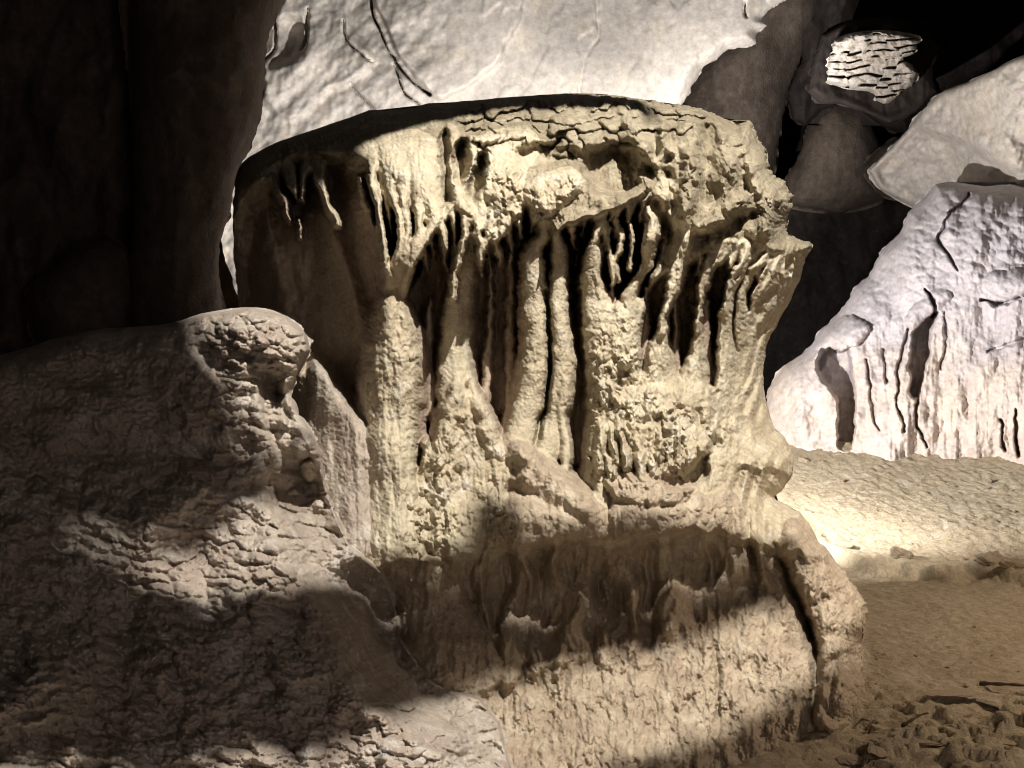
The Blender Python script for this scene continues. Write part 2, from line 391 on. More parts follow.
# ---- columns
C_([(546,214,3,.08),(543,236,5,.0),(534,250,8),(534,275,11),(536,310,13),(538,345,14),(534,380,14),(526,414,14),(516,446,15)], -.03)
C_([(549,212,3,.08),(556,236,6,.0),(558,262,8),(558,300,9),(561,335,10),(564,372,12),(556,410,14),(548,450,16)], -.05)
C_([(566,380,5),(562,410,5),(566,440,5),(566,466,5)], -.02)
C_([(601,222,3,.1),(593,246,5,.04),(592,280,10),(598,310,15),(606,345,20),(612,400,24),(612,440,24),(610,480,24)], .0)
C_([(664,184,8,.2),(655,215,8,.14),(650,245,6,.1),(645,268,5),(632,290,6),(628,312,11),(626,345,14),(622,395,18)], .0)
for p in ([(609,226,3),(608,244,3),(611,262,3),(612,284,2.6)], [(618,226,3),(622,240,3),(617,262,3),(618,282,2)], [(630,226,3),(631,246,2.6),(629,270,2)], [(638,300,3),(642,306,3),(636,330,3)]):
    D_(p, -.05)
C_([(686,222,7,.1),(688,236,8,.08),(682,256,8),(676,276,8),(670,298,5),(663,318,3.4),(661,334,4)], .05, part='drapery')
Fm.dome([(661,330),(670,344),(679,392),(660,402),(636,398),(643,368),(652,345)], .0, 20, .14, 'stalagmite', 5)
C_([(728,240,8,.08),(722,252,9,.06),(710,262,7),(703,284,4),(699,305,3.4),(697,330,4)], .05, part='drapery')
Fm.dome([(697,326),(704,345),(707,390),(690,398),(676,388),(684,365),(691,345)], .0, 14, .12, 'stalagmite', 5)
C_([(748,246,4,.08),(744,258,3,.05),(733,276,3),(727,300,4),(725,325,6),(727,350,9),(728,385,12)], .02)
C_([(768,250,4,.08),(760,264,3,.05),(748,276,4),(742,300,5),(741,325,7),(747,352,10),(750,385,12)], .02)
D_([(734,240,3),(734,252,3),(730,268,2)], .0); D_([(757,262,2.4),(758,280,2.4),(752,300,2)], .0)
D_([(537,228,2.4),(539,240,3),(537,252,1.6)], -.3)
# flank at the right: steep parallel flutes
flank = Fm.mask([(752,330),(768,280),(776,252),(830,240),(810,330),(775,420),(745,410)], 14)
Fm.D += flank * .085 * (np.abs(((X + .42 * (Y - 250) + 9 * fbm(fx * 4, fy * 2, 3, 44)) / 6.2) % 2 - 1) * 1.3 - .6) * (.5 + np.clip(fbm(fx * 5, fy * 3, 2, 45) + .5, 0, 1))
# dim column behind, and its split mound
C_([(462,216,14),(464,250,13),(461,285,12),(456,330,14),(455,390,18)], -.22)
Fm.dome([(452,372),(466,378),(478,398),(496,440),(512,482),(516,500),(505,520),(500,560),(420,560),(432,490),(440,430)], -.04, 40, .28, 'stalagmite', 7)
C_([(456,392,8),(450,425,12),(446,460,15),(444,500,20),(445,540,24)], .06, part='stalagmite')
C_([(470,384,5,-.04),(481,412,8),(492,445,10),(503,480,10),(503,512,9)], .04, part='stalagmite')
# big cone column at the left, with the slab beside it
Fm.dome([(310,362),(322,366),(334,386),(348,404),(362,418),(370,445),(374,500),(376,570),(330,575),(300,470),(304,400)], .12, 26, .16, 'slab', 8)
C_([(394,290,6,.06),(392,306,11),(395,335,19),(394,370,25),(391,410,25),(391,450,24),(392,500,25),(390,570,34)], .12, 1.2, 'column')
C_([(425,442,4),(428,460,6),(424,500,12),(422,560,18)], -.02, part='column')
Fm.rib([(545,290,3.5,-.2),(549,340,4,-.25),(550,380,4,-.25),(542,420,4,-.2),(534,445,4,-.1)], -.2, mode='add')
# mound below the twin columns
Fm.dome([(502,446),(518,436),(535,446),(555,462),(578,478),(602,500),(616,524),(600,545),(500,552),(490,520),(505,490)], .13, 34, .22, 'mound', 8)
Fm.rib([(520,452,14,.06),(552,474,16,.07),(590,512,18,.05)], .05, mode='add')
Fm.rib([(515,490,14,-.1),(545,500,12,-.06),(580,520,10,-.04)], -.1, mode='add')
# coral apron under the small stalagmites, its ragged lower edge over a smooth lip
Fm.dome([(636,388),(680,384),(712,386),(718,420),(712,446),(700,462),(682,470),(660,474),(632,474),(600,474),(596,430)], .10, 30, .12, 'apron')
for i, (a, b) in enumerate([(600,470),(612,474),(627,470),(640,474),(653,473),(666,472),(679,468),(692,462),(704,452)]):
    Fm.rib([(a + 3, b - 44, 5), (a, b - 18, 5.5), (a - 1, b + (3 if i % 2 else -2), 4)], .13, 1.4, 'apron')
Fm.dome([(604,478),(640,472),(676,474),(694,484),(688,500),(660,506),(620,502)], .14, 14, .1, 'lip')
Fm.dome([(690,462),(712,452),(724,462),(726,484),(704,494),(688,486)], .0, 14, .1, 'lip')
Fm.dome([(612,504),(660,504),(700,494),(735,492),(742,520),(735,536),(690,534),(640,540),(612,538)], .1, 16, .08, 'lip')
Fm.region([(706,455),(690,468),(680,476),(664,476),(672,488),(694,486),(708,474)], -.2, 8)
# folds down the waist at the right
waist = Fm.mask([(735,470),(770,455),(800,462),(790,500),(780,540),(782,580),(735,580),(728,520)], 16)
Fm.D += waist * .06 * (np.abs(((X + 9 * np.sin((Y - 470) / 30) + 5 * fbm(fx * 3, fy * 1.2, 3, 71)) / 8.5) % 2 - 1) * 1.6 - .8)
# overhung folds below the lip
fold = Fm.mask([(420,560),(470,545),(740,540),(775,560),(770,590),(640,650),(500,690),(450,640)], 24)
Fm.D += fold * (.11 * fbm(X / 20 + .5 * fbm(X / 60, Y / 60, 2, 83), Y / 110, 3, 81) + .05 * np.sin(X / 8 + 3 * fbm(X / 50, Y / 90, 2, 3)))
Fm.dome([(392,600),(410,566),(440,556),(466,590),(492,640),(508,676),(470,696),(430,690),(404,660)], .2, 46, .22, 'skirt')
# rim and skirt
Fm.I = np.where((Ys > 545 + 8 * fbm(X / 12, Y / 12, 3, 137)) & (X > 376), Fm.pid('skirt'), Fm.I)
Fm.rib([(440,704,6),(480,694,8),(508,682,8),(530,670,8),(560,660,8),(600,652,9)], .05, mode='add')
# bulge at the right foot
BUL = [(786,520),(802,518),(822,540),(850,575),(880,600),(880,640),(862,650),(872,690),(862,720),(835,745),(812,720),(816,660),(804,616),(788,580),(778,548)]
Fm.dome(BUL, .27, 34, .34, 'bulge')
Fm.region([(822,664),(862,654),(866,712),(830,722),(818,700)], -.1, 12)
Fm.rib([(776,546,6,-.08),(787,580,8,-.14),(803,614,9,-.16),(816,650,9,-.18),(814,700,9,-.18)], -.08, mode='add')
Fm.rib([(716,640,4,-.02),(718,690,5,-.05),(714,760,6,-.05)], -.05, mode='add')
Fm.rib([(752,660,10,-.03),(744,700,8,-.04)], -.05, mode='add')
# lumps and combs on the cap
for p in ([(625,110,12),(640,140,14),(640,175,12)], [(690,110,14),(692,150,16),(690,190,14),(682,220,10)], [(724,140,10),(728,170,12),(726,205,10)], [(662,130,8),(668,150,8)], [(760,170,16),(772,200,16),(764,230,14)], [(742,200,10),(720,220,12),(700,228,10)]):
    Fm.rib([(a, b, c * 1.1, .19) for a, b, c in p], .13, mode='add')
for p in ([(708,130,10,-.09),(706,165,10,-.1),(704,195,9,-.09)], [(672,115,6,-.06),(668,150,6,-.09),(668,175,7,-.08)], [(738,150,7,-.06),(744,190,8,-.08)], [(655,205,8,-.1),(668,235,8,-.12),(662,260,7,-.1)], [(700,240,9,-.08),(730,225,10,-.1),(752,216,8,-.08)]):
    Fm.rib([(a, b, c * 1.2, e * 2.) for a, b, c, e in p], -.08, mode='add')
Fm.blur(2)
capm = sstep(-4, 4, sdf(Fm.X, Fm.Y, smooth(CAP, 3)))
# scaly lumps over the cap's brow
brow = Fm.mask([(470,92),(640,86),(720,104),(700,128),(650,140),(600,150),(575,162),(520,140),(480,150)], 20)
f1, f2, cid, oy = worley((X + 16 * fbm(fx * 5, fy * 5, 3, 8)) / 25, (Y + 10 * fbm(fx * 6, fy * 6, 3, 9)) / 12, 4)
Fm.D -= brow * .05 * (1 - sstep(.02, .25, f2 - f1)) * sstep(-.15, .35, fbm(fx * 6, fy * 7, 3, 163))
Fm.D += brow * (.17 * np.sqrt(1 - np.clip(f1 * 1.2, 0, 1) ** 2) * (.5 + .8 * cid) - .09 + .04 * oy)
# coral: knobs and pores
coral = np.clip(capm * sstep(560, 660, X) + Fm.mask([(596,330),(640,320),(660,392),(712,386),(720,440),(690,474),(590,480),(590,380)], 16)
                + .7 * Fm.mask([(420,470),(440,400),(520,470),(520,540),(420,560)], 20) + .5 * Fm.mask([(600,490),(740,480),(745,540),(600,545)], 16)
                + .55 * Fm.mask([(690,380),(770,390),(790,460),(740,480),(700,440)], 30) + .2 * Fm.mask([(520,330),(575,330),(580,440),(540,450)], 10)
                + .45 * Fm.mask([(370,330),(420,320),(420,560),(360,560)], 16) * sstep(395, 415, X) + .8 * Fm.mask([(476,180),(520,170),(584,170),(580,215),(470,240)], 14)
                + .45 * Fm.mask([(560,640),(760,600),(860,560),(880,720),(700,800),(500,800),(490,700)], 30), 0, 1)
coral *= (1 - .8 * wall * (Fm.D < -.2)) * (1 - .75 * flank)
ln = np.clip(fbm(fx * 5, fy * 5, 3, 91) + .75, .2, 1.3)
wxx = X + 5 * fbm(fx * 9, fy * 9, 3, 1); wyy = Y + 5 * fbm(fx * 9, fy * 9, 3, 2)
g1, g2, gid, _ = worley(wxx / 9.5, wyy / 12.0, 14)
h1, h2, hid, _ = worley(wxx / 4.6, wyy / 5.6, 24)
knob = (1 - np.clip(g1 * 1.2, 0, 1) ** 2) * (.3 + gid); knob2 = (1 - np.clip(h1 * 1.2, 0, 1) ** 2) * (.3 + hid)
Fm.D += coral * ln * (.042 * (knob - .45) + .022 * (knob2 - .45) + .03 * fbm(fx * 18, fy * 13, 4, 31) - .05 * np.clip(fbm(X / 11, Y / 15, 3, 37) - .25, 0, .5))
Fm.D += capm * sstep(560, 640, X) * .13 * fbm(fx * 5, fy * 3.2, 3, 33)
apr = Fm.mask([(592,400),(640,392),(712,388),(720,440),(692,472),(592,480)], 14) * sstep(392, 440, Y)
Fm.D += apr * .085 * (np.abs(((X + 11 * fbm(fx * 5, fy * 3, 3, 151)) / 7.4) % 2 - 1) * -1.3 + .6) * np.clip(fbm(fx * 7, fy * 4, 3, 153) + .45, 0, 1.2)
# drip texture running down everywhere, general unevenness
Fm.D += (1 - .75 * wall) * (.018 * fbm(X / 9, Y / 34, 3, 61) + .03 * fbm(fx * 5, fy * 4, 4, 71) + .004 * fbm(X / 4, Y / 5, 3, 63))
Fm.D += .02 * fbm(fx * 2.3, fy * 2, 3, 99)
skirtm = Fm.mask([(470,700),(640,640),(790,560),(880,560),(900,900),(440,900)], 30)
Fm.D += skirtm * (.03 * fbm(X / 15, Y / 38, 4, 101) - .03 * np.clip(ridged(X / 26, Y / 55, 3, 103) - .62, 0, 1) * 2)
edge = sstep(0, 5, q)
d = base - Fm.D * edge
P = at(X, Y, d)
SURF = [(X, Y, d)]
_A = Field(X, Y); _A.D = d.copy(); _A.blur(40); P_smooth = _A.D
# fine noise along the normal also at the rim
n = grid_normals(P)
P = P + n * ((1 - edge) * coral * .014 * fbm(X / 5, Y / 5, 3, 7) + .003 * fbm(X / 3, Y / 3, 2, 19))[..., None]
N_ = grid_normals(P)
form = thing('flowstone_formation', 'massive cream flowstone boss with hanging draperies, columns and an overhanging knobbly cap, mid cave', 'flowstone', (.55, 4.9, 0))
nr, nc = X.shape
Qf = quads(nr, nc); Vf = P.reshape(-1, 3); If = Fm.I.ravel()[Qf[:, 0]]; Nf = N_.reshape(-1, 3)
def islands(mask2d):
    """connected pieces of one part id on the grid (coarse flood by label propagation)"""
    lab = np.where(mask2d, np.arange(mask2d.size).reshape(mask2d.shape) + 1, 0)
    for _ in range(4000):
        old = lab
        A = np.pad(lab, 1)
        lab = np.where(mask2d, np.maximum.reduce([A[1:-1, 1:-1], A[:-2, 1:-1], A[2:, 1:-1], A[1:-1, :-2], A[1:-1, 2:]]), 0)
        # pointer jumping keeps this quick
        lab = np.where(lab > 0, lab.ravel()[np.maximum(lab - 1, 0)], 0)
        if np.array_equal(lab, old): break
    return lab
def split(P, I, N, names, mats, parent, min_faces=350, fallback='body', back=None):
    nr, nc = I.shape
    Fi = I[:-1, :-1].copy()
    out = []
    for k, nm in enumerate(names):
        if nm in ('body', 'cap', 'alcove', 'skirt', 'apron', 'lip', 'mound', 'slab', 'bulge'): continue
        lab = islands(Fi == k)
        ids, cnt = np.unique(lab[lab > 0], return_counts=True)
        for i_, c_ in zip(ids, cnt):
            if c_ < min_faces: Fi[lab == i_] = -1
            else: out.append((nm, lab == i_))
    # small crumbs join whatever lies left of them
    for _ in range(60):
        bad = Fi == -1
        if not bad.any(): break
        Fi = np.where(bad, np.roll(Fi, 1, 1), Fi)
    Fi[Fi == -1] = names.index(fallback)
    done = np.zeros(Fi.shape, bool)
    pieces = []
    for nm, m in out: pieces.append((nm, m)); done |= m
    merge = ('body', 'cap', 'alcove', 'skirt', 'apron', 'lip', 'mound', 'slab', 'bulge')
    for k, nm in enumerate(names):
        if nm not in merge: Fi[(Fi == k) & ~done] = names.index(fallback)
    for k, nm in enumerate(names):
        m = (Fi == k) & ~done
        if m.any(): pieces.append((nm, m))
    Q = quads(nr, nc); V = P.reshape(-1, 3); NN = N.reshape(-1, 3)
    for nm, m in pieces:
        qq = Q[m.ravel()]
        u, inv = np.unique(qq, return_inverse=True)
        link({'alcove': 'alcove_wall', 'lip': 'ledge_lip', 'apron': 'coral_apron', 'slab': 'leaning_slab', 'bulge': 'foot_bulge', 'skirt': 'base_skirt', 'mound': 'dripstone_mound'}.get(nm, nm),
             raw_mesh(nm, V[u], inv.reshape(-1, 4), NN[u]), mats.get(nm, mats['body']), parent)
split(P, Fm.I, N_, Fm.names, {'body': M_COLM, 'cap': M_CAP, 'alcove': M_WALL, 'skirt': M_SKIRT, 'apron': M_COLM, 'lip': M_SKIRT, 'mound': M_SKIRT, 'slab': M_LEDGE,
      'bulge': M_SKIRT, 'column': M_COLM, 'drapery': M_COLM, 'stalagmite': M_COLM}, form)
# the unseen rear of the boss
Vc, Qc = closed(P[::6, ::6], 1.5)
nfront = (P[::6, ::6].shape[0] - 1) * (P[::6, ::6].shape[1] - 1)
Qb = Qc[nfront:]; u, inv = np.unique(Qb, return_inverse=True)
link('rear_face', raw_mesh('rear_face', Vc[u], inv.reshape(-1, 4)), M_WALL, form)

# ------------------------------------------------------------------ generic rock built from a surveyed outline
def rock(name, outline, depth, mat, label, cat, pw=60, pT=.6, back=1.2, step=1.5, rough=2, seed=5, relief=None, group=None, sm=4, edge_px=12):
    X, Y, _ = rows(outline, step, rough, seed, sm)
    q = np.maximum(sdf(X, Y, np.array(outline, float)), 0)
    f = Field(X, Y)
    dd = depth(X, Y) if callable(depth) else np.full(X.shape, float(depth))
    if relief: relief(f)
    d = dd + pillow(q, pw, pT(X, Y) if callable(pT) else pT) - f.D * sstep(0, edge_px, q)
    if name == 'flowstone_ledge': SURF.append((X, Y, d))
    V, Q = closed(at(X, Y, d), back)
    return tag(link(name, raw_mesh(name, V, Q), mat), label, cat, group)

# ------------------------------------------------------------------ 2. foreground ledge with scaly microgours
LEDGE = [(-220,420),(-60,372),(0,356),(40,344),(85,331),(130,327),(165,324),(205,313),(250,307),(285,314),(306,332),(311,350),(302,368),(292,390),(300,412),(312,430),(322,452),(326,480),(338,515),(352,545),(384,572),(396,600),(404,640),(428,676),(452,690),(480,697),(500,722),(512,768),(520,860),(500,960),(-220,960)]
def ledge_depth(X, Y):
    t = (Y - 320) / 450.0
    d = 4.35 - 1.15 * np.clip(t, 0, 1.4) - .35 * sstep(260, -100, X) * np.clip(t * 2, 0, 1)
    d = np.minimum(d, 4.35 - .35 * sstep(330, 560, Y) + 9 * 0)
    d = d - .25 * sstep(560, 720, Y) * sstep(520, 380, X)
    b = ledge_blend(X, Y)
    return d * (1 - b) + (form_depth(X, Y) - .012) * b
def form_depth(px, py):
    """distance of the boss's own face along a sight line"""
    r = np.clip(((py - Y[0, 0]) / (Y[-1, 0] - Y[0, 0]) * (Y.shape[0] - 1)).round().astype(int), 0, Y.shape[0] - 1)
    c = np.clip(((px - XG0) / (XG1 - XG0) * (X.shape[1] - 1)).round().astype(int), 0, X.shape[1] - 1)
    return SD[r, c]
XG0, XG1 = X.min(), X.max()
SD = P_smooth
RIM = [(322,452),(326,480),(338,515),(352,545),(384,572),(396,600),(404,640),(428,676),(452,690),(480,697),(500,722),(512,768),(520,860)]
def rim_dist(px, py):
    d_ = np.full(px.shape, 1e9)
    for (ax, ay), (bx, by) in zip(RIM[:-1], RIM[1:]):
        ex, ey = bx - ax, by - ay
        t = np.clip(((px - ax) * ex + (py - ay) * ey) / (ex * ex + ey * ey), 0, 1)
        d_ = np.minimum(d_, np.hypot(px - ax - t * ex, py - ay - t * ey))
    return d_
def ledge_blend(px, py):
    return sstep(75, 4, rim_dist(px, py)) * sstep(440, 510, py)
def ledge_relief(f):
    X, Y = f.X0, f.Y0
    fx, fy = X / 190, Y / 190
    f.D += .10 * fbm(fx * 2.0, fy * 2.2, 4, 201) + .03 * fbm(fx * 5, fy * 6, 2, 207)
    wx = X + 9 * fbm(fx * 4, fy * 4, 3, 211); wy = Y + 7 * fbm(fx * 4, fy * 4, 3, 213) - .12 * X
    # rounded knob at the head of the ledge
    f.dome([(216,322),(250,309),(290,314),(307,332),(308,350),(296,368),(276,366),(250,352),(226,342)], .15, 34, .15)
    f.rib([(240,356,9,-.06),(258,372,10,-.1),(274,392,10,-.1),(284,412,9,-.08)], -.1, mode='add')
    f.rib([(292,372,12,.12),(284,392,9,.1),(284,424,7,.08)], .1, mode='add')
    f.region([(262,372),(280,380),(292,420),(310,460),(322,490),(300,490),(276,450),(262,410)], -.14, 10)
    f.dome([(290,446),(300,434),(314,438),(312,454),(298,460)], .06, 12, .12)
    f.dome([(300,466),(312,460),(318,474),(308,482)], .05, 10, .1)
    f.region([(300,640),(370,580),(396,600),(410,650),(440,690),(380,720),(310,740)], .02, 40)
    smoothm = sstep(-20, 20, sdf(X, Y, [(330,570),(384,572),(404,640),(428,676),(400,700),(340,690),(320,640)]))
    lower = np.clip(sstep(450, 560, Y) + sstep(120, 220, X) + .22, 0, 1) * (1 - .85 * smoothm)
    a1, a2, ai, ao = worley(wx / 25, wy / 12.0, 31)
    b1, b2, bi, bo = worley(wx / 12 + 3, wy / 7.5, 37)
    A = np.sqrt(1 - np.clip(a1 * 1.1, 0, 1) ** 2)
    f.D += lower * (.115 * A * (.75 + .4 * ai) + .012 * ao) * (.55 + .7 * np.clip(fbm(fx * 2, fy * 2, 2, 77) + .5, 0, 1))
    kn = sstep(-8, 10, sdf(X, Y, [(196,322),(250,302),(296,310),(314,334),(312,356),(292,372),(240,372),(206,352)]))
    k1, k2, ki, ko = worley((X + 5 * fbm(fx * 8, fy * 8, 2, 5)) / 19, (Y - .1 * X + 4 * fbm(fx * 8, fy * 8, 2, 6)) / 9.5, 43)
    f.D += kn * (.13 * np.sqrt(1 - np.clip(k1 * 1.15, 0, 1) ** 2) * (.6 + .6 * ki) - .015 * (1 - sstep(.02, .25, k2 - k1)))
    f.D += (.5 * smoothm + .3) * .022 * fbm(X / 14, Y / 12, 4, 47)
    f.D += lower * .026 * np.sqrt(1 - np.clip(b1 * 1.1, 0, 1) ** 2) * (.3 + bi) + .012 * fbm(X / 5, Y / 4, 3, 41)
rock('flowstone_ledge', LEDGE, ledge_depth, M_LEDGE, 'broad brown flowstone slope covered in overlapping scaly ripples, in the dark at lower left', 'flowstone ledge',
     34, lambda X, Y: .35 * (1 - sstep(440, 520, Y) * sstep(200, 300, X)), 1.2, 1.0, 5.0, 17, ledge_relief, sm=3, edge_px=4)

# ------------------------------------------------------------------ 3. dark rocks at the left
def dark_relief(amp, seed):
    def r(f):
        x, y = f.X0 / 190, f.Y0 / 190
        f.D += amp * (fbm(x * 2.2, y * 1.1, 5, seed) + .5 * ridged(x * 1.5, y * .8, 3, seed + 3) - .3)
    return r
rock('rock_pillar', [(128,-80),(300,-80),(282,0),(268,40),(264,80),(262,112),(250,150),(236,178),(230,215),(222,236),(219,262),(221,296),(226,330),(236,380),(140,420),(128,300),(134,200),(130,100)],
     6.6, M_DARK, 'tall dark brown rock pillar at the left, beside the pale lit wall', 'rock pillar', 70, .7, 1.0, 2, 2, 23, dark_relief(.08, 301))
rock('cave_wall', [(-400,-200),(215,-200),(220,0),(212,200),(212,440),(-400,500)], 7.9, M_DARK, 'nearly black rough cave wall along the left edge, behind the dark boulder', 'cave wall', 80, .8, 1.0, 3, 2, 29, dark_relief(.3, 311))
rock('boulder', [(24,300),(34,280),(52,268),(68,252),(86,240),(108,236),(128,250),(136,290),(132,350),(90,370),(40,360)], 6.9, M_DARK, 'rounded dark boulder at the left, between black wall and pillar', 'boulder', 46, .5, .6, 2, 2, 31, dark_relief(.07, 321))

# ------------------------------------------------------------------ 4. pale back wall behind the boss
def back_relief(f):
    X, Y = f.X0, f.Y0
    x, y = X / 70, Y / 70
    left = sstep(500, 380, X)
    f.warp(3, 30, 5)
    f.D += .3 * fbm(x * .35, y * .35, 2, 401) + left * .08 * fbm(x * 1.4 + y * .5, y * 1.2, 5, 403) + .018 * fbm(x * 2 , y * .5, 4, 405)
    f.D += (.006 + .014 * left) * fbm(x * 7, y * 4, 3, 407) + left * .07 * (ridged(x * .9 + .8 * y, y * .35, 4, 409) - .5)
    for p, h in (([(374,-20),(372,20),(384,44),(400,66),(412,80),(428,96)], -.5), ([(396,66),(403,88),(418,104),(432,118)], -.3), ([(344,20),(352,44),(372,62)], -.2), ([(350,80),(360,98),(374,112)], -.12),
                 ([(594,-10),(598,30),(584,60),(576,96)], -.05), ([(270,10),(278,30),(274,50),(262,62)], -.35), ([(310,10),(306,40),(300,50)], -.15), ([(743,2),(745,10),(748,16)], -.4)):
        f.rib([(a + rng.uniform(-2, 2), b, 1.9 if k_ else 2.6, h * (.6 + .8 * (k_ % 2))) for k_, (a, b) in enumerate(p)], h, mode='add')
    f.region([(300,-30),(345,-20),(350,25),(372,62),(330,90),(290,120),(262,90),(270,40)], .18, 10)
    f.region([(378,-40),(520,-40),(500,60),(440,98),(420,80),(392,40)], .22, 6)
    f.region([(262,30),(300,20),(300,50),(270,66)], -.25, 12)
    f.D += (1 - left) * .02 * sstep(.1, .16, fbm(x * .8 + .2 * y, y * .5, 4, 415))
rock('cave_wall', [(195,-260),(900,-260),(830,-120),(806,-40),(790,-2),(772,8),(764,18),(768,26),(758,32),(757,44),(744,48),(728,50),(716,60),(702,68),(694,84),(684,104),(672,150),(660,420),(195,420)], 13.0, M_BACK, 'brightly lit pale limestone wall with a dark diagonal crack, rising behind the flowstone boss', 'cave wall',
     14, .2, 2.5, 1.5, 5, 41, back_relief, sm=2)

# ------------------------------------------------------------------ 5. right-hand side
def right_depth(X, Y):
    return 9.1 + 2.1 * np.clip((1024 - X) / 260, -.3, 1.1) + .7 * sstep(460, 190, Y)
def right_relief(f):
    X, Y = f.X0, f.Y0; x, y = X / 85, Y / 85
    f.warp(3, 18, 7)
    f.D += .2 * fbm(x, y * .8, 3, 501) + .045 * fbm(x * 4, y * 1.6, 5, 503) + .03 * (ridged(x * 3 + y, y * 3, 3, 519) - .5)
    flow = sstep(830, 900, X) * sstep(260, 330, Y)
    f.D += flow * .018 * fbm(X / 6, Y / 60, 3, 509) + flow * .035 * (ridged(X / 19 + .5 * fbm(x, y, 2, 9), Y / 160, 3, 505) - .5)
    diag = sstep(850, 800, X) * sstep(300, 340, Y)
    f.D += diag * .045 * (ridged((X + .8 * Y) / 16, (Y - .8 * X) / 70, 3, 507) - .5)
    up = sstep(330, 270, Y)
    a1, a2, ai, ao = worley(X / 13 + .4 * fbm(x * 2, y * 2, 2, 3), (Y - .25 * X) / 9, 51)
    f.D += up * .06 * (1 - np.clip(a1, 0, 1) ** 2)
    # overhung hollows
    f.region([(820,354),(832,342),(838,350),(848,348),(852,372),(853,438),(846,450),(838,446),(840,412),(834,392),(820,376)], -.75, 5)
    f.region([(913,338),(920,318),(930,306),(936,312),(930,338),(926,372),(918,396),(910,392),(912,360)], -.6, 5)
    f.dome([(812,348),(830,322),(852,316),(868,326),(860,344),(842,350),(830,346)], .22, 14, .2)
    f.dome([(905,318),(925,292),(945,286),(950,300),(935,312),(925,318),(914,332)], .2, 12, .18)
    for p, h in (([(926,290),(934,302),(932,316)], -.4), ([(908,330),(900,360),(898,400),(904,430)], -.16), ([(918,396),(916,420),(926,446)], -.2), ([(868,360),(872,400),(880,430)], -.14), ([(944,310),(946,340),(940,370)], -.12),
                 ([(958,270),(940,240),(950,215),(968,196)], -.2), ([(884,350),(886,380)], -.12), ([(980,300),(1000,304),(1024,296)], -.25), ([(1000,420),(1004,450)], -.2), ([(1016,410),(1018,455)], -.25), ([(990,350),(1024,340)], -.1)):
        f.rib([(a, b, 2.0 + 1.4 * (k_ % 2), h) for k_, (a, b) in enumerate(p)], h, mode='add')
    f.dome([(984,280),(1000,270),(1030,272),(1050,284),(1020,298),(992,294)], .3, 14, .22)
    f.D += .012 * fbm(X / 5, Y / 5, 3, 515)
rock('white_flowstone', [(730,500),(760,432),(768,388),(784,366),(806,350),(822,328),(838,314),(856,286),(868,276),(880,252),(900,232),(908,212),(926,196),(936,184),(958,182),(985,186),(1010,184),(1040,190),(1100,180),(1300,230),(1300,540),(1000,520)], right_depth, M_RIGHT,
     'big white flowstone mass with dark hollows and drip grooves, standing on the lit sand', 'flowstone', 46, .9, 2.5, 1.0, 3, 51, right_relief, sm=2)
def upper_relief(f):
    x, y = f.X0 / 80, f.Y0 / 80
    f.D += .25 * fbm(x, y, 5, 521) + .05 * fbm(x * 5 + y * 2, y * 4, 4, 523)
    f.region([(872,160),(908,128),(935,136),(965,142),(990,158),(1010,188),(900,210),(870,190)], -.35, 12)
rock('boulder', [(868,170),(884,154),(908,128),(926,104),(944,90),(968,82),(1000,66),(1030,52),(1100,30),(1300,20),(1300,260),(1000,240),(930,216),(880,190)], lambda X, Y: 12.2 - 2.4 * sstep(900, 1040, X) + .012 * (Y - 120), M_BACK,
     'large pale boulder at the right, its upper half lit and underside shaded', 'boulder', 30, .7, 2.0, 1.2, 3, 57, upper_relief, sm=2)
def patch_relief(f):
    X, Y = f.X0, f.Y0; x, y = X / 60, Y / 60
    L_ = (Y + .10 * X) / 8.6 + .55 * fbm(x * 1.2, y * 1.5, 3, 531) + 1.2 * (_h(np.floor(X / 23 + .8 * fbm(x * 2, y * 2, 2, 5)).astype(np.int32), np.zeros(X.shape, np.int32), 3) - .5) * .5
    fr = L_ - np.floor(L_)
    brk = sstep(-.35, .05, fbm(x * 1.6, y * 3.5, 3, 537))
    f.D += .05 * fr - .4 * sstep(.2, .1, np.minimum(fr, 1 - fr + .1)) * brk + .04 * fbm(x * 6, y * 9, 3, 535)
rock('scaly_flowstone', [(823,82),(826,72),(830,50),(834,40),(852,33),(880,30),(905,33),(920,40),(914,54),(905,58),(918,72),(914,84),(898,96),(886,106),(876,100),(872,92),(852,90),(836,86)], lambda X, Y: 12.2 + (Y - 70) * .015, M_BACK,  # pale piece shaped like the pool of light on a continuous wall
     'small bright patch of flat-scaled flowstone, cut to the lit part of the wall high in the dark passage', 'flowstone', 7, .25, 6.0, .7, 6, 63, patch_relief, sm=2, edge_px=2)
rock('overhanging_rock', [(752,-10),(790,-90),(1300,-90),(1300,30),(1040,60),(1000,72),(968,86),(944,98),(928,112),(908,136),(884,128),(862,112),(846,104),(822,110),(806,126),(792,120),(786,92),(800,60),(790,24)], 18.0, M_BLACK, 'overhanging rock mass at the upper right, coloured black for its shade, round the bright scaly patch', 'rock', 26, .8, 3, 1.5, 4, 65, dark_relief(.35, 533), sm=2)
rock('rock_ledge', [(806,92),(812,60),(822,34),(850,20),(890,16),(926,24),(944,44),(936,66),(940,92),(918,112),(890,124),(866,114),(840,104),(820,104)], 12.75, M_BLACK, 'added black rock standing for the shade round the bright scaly patch, at the upper right', 'rock ledge', 12, .3, 5.5, 1.2, 6, 83, dark_relief(.3, 591), sm=2)  # added dark rim: shade around the lit patch as a black shape
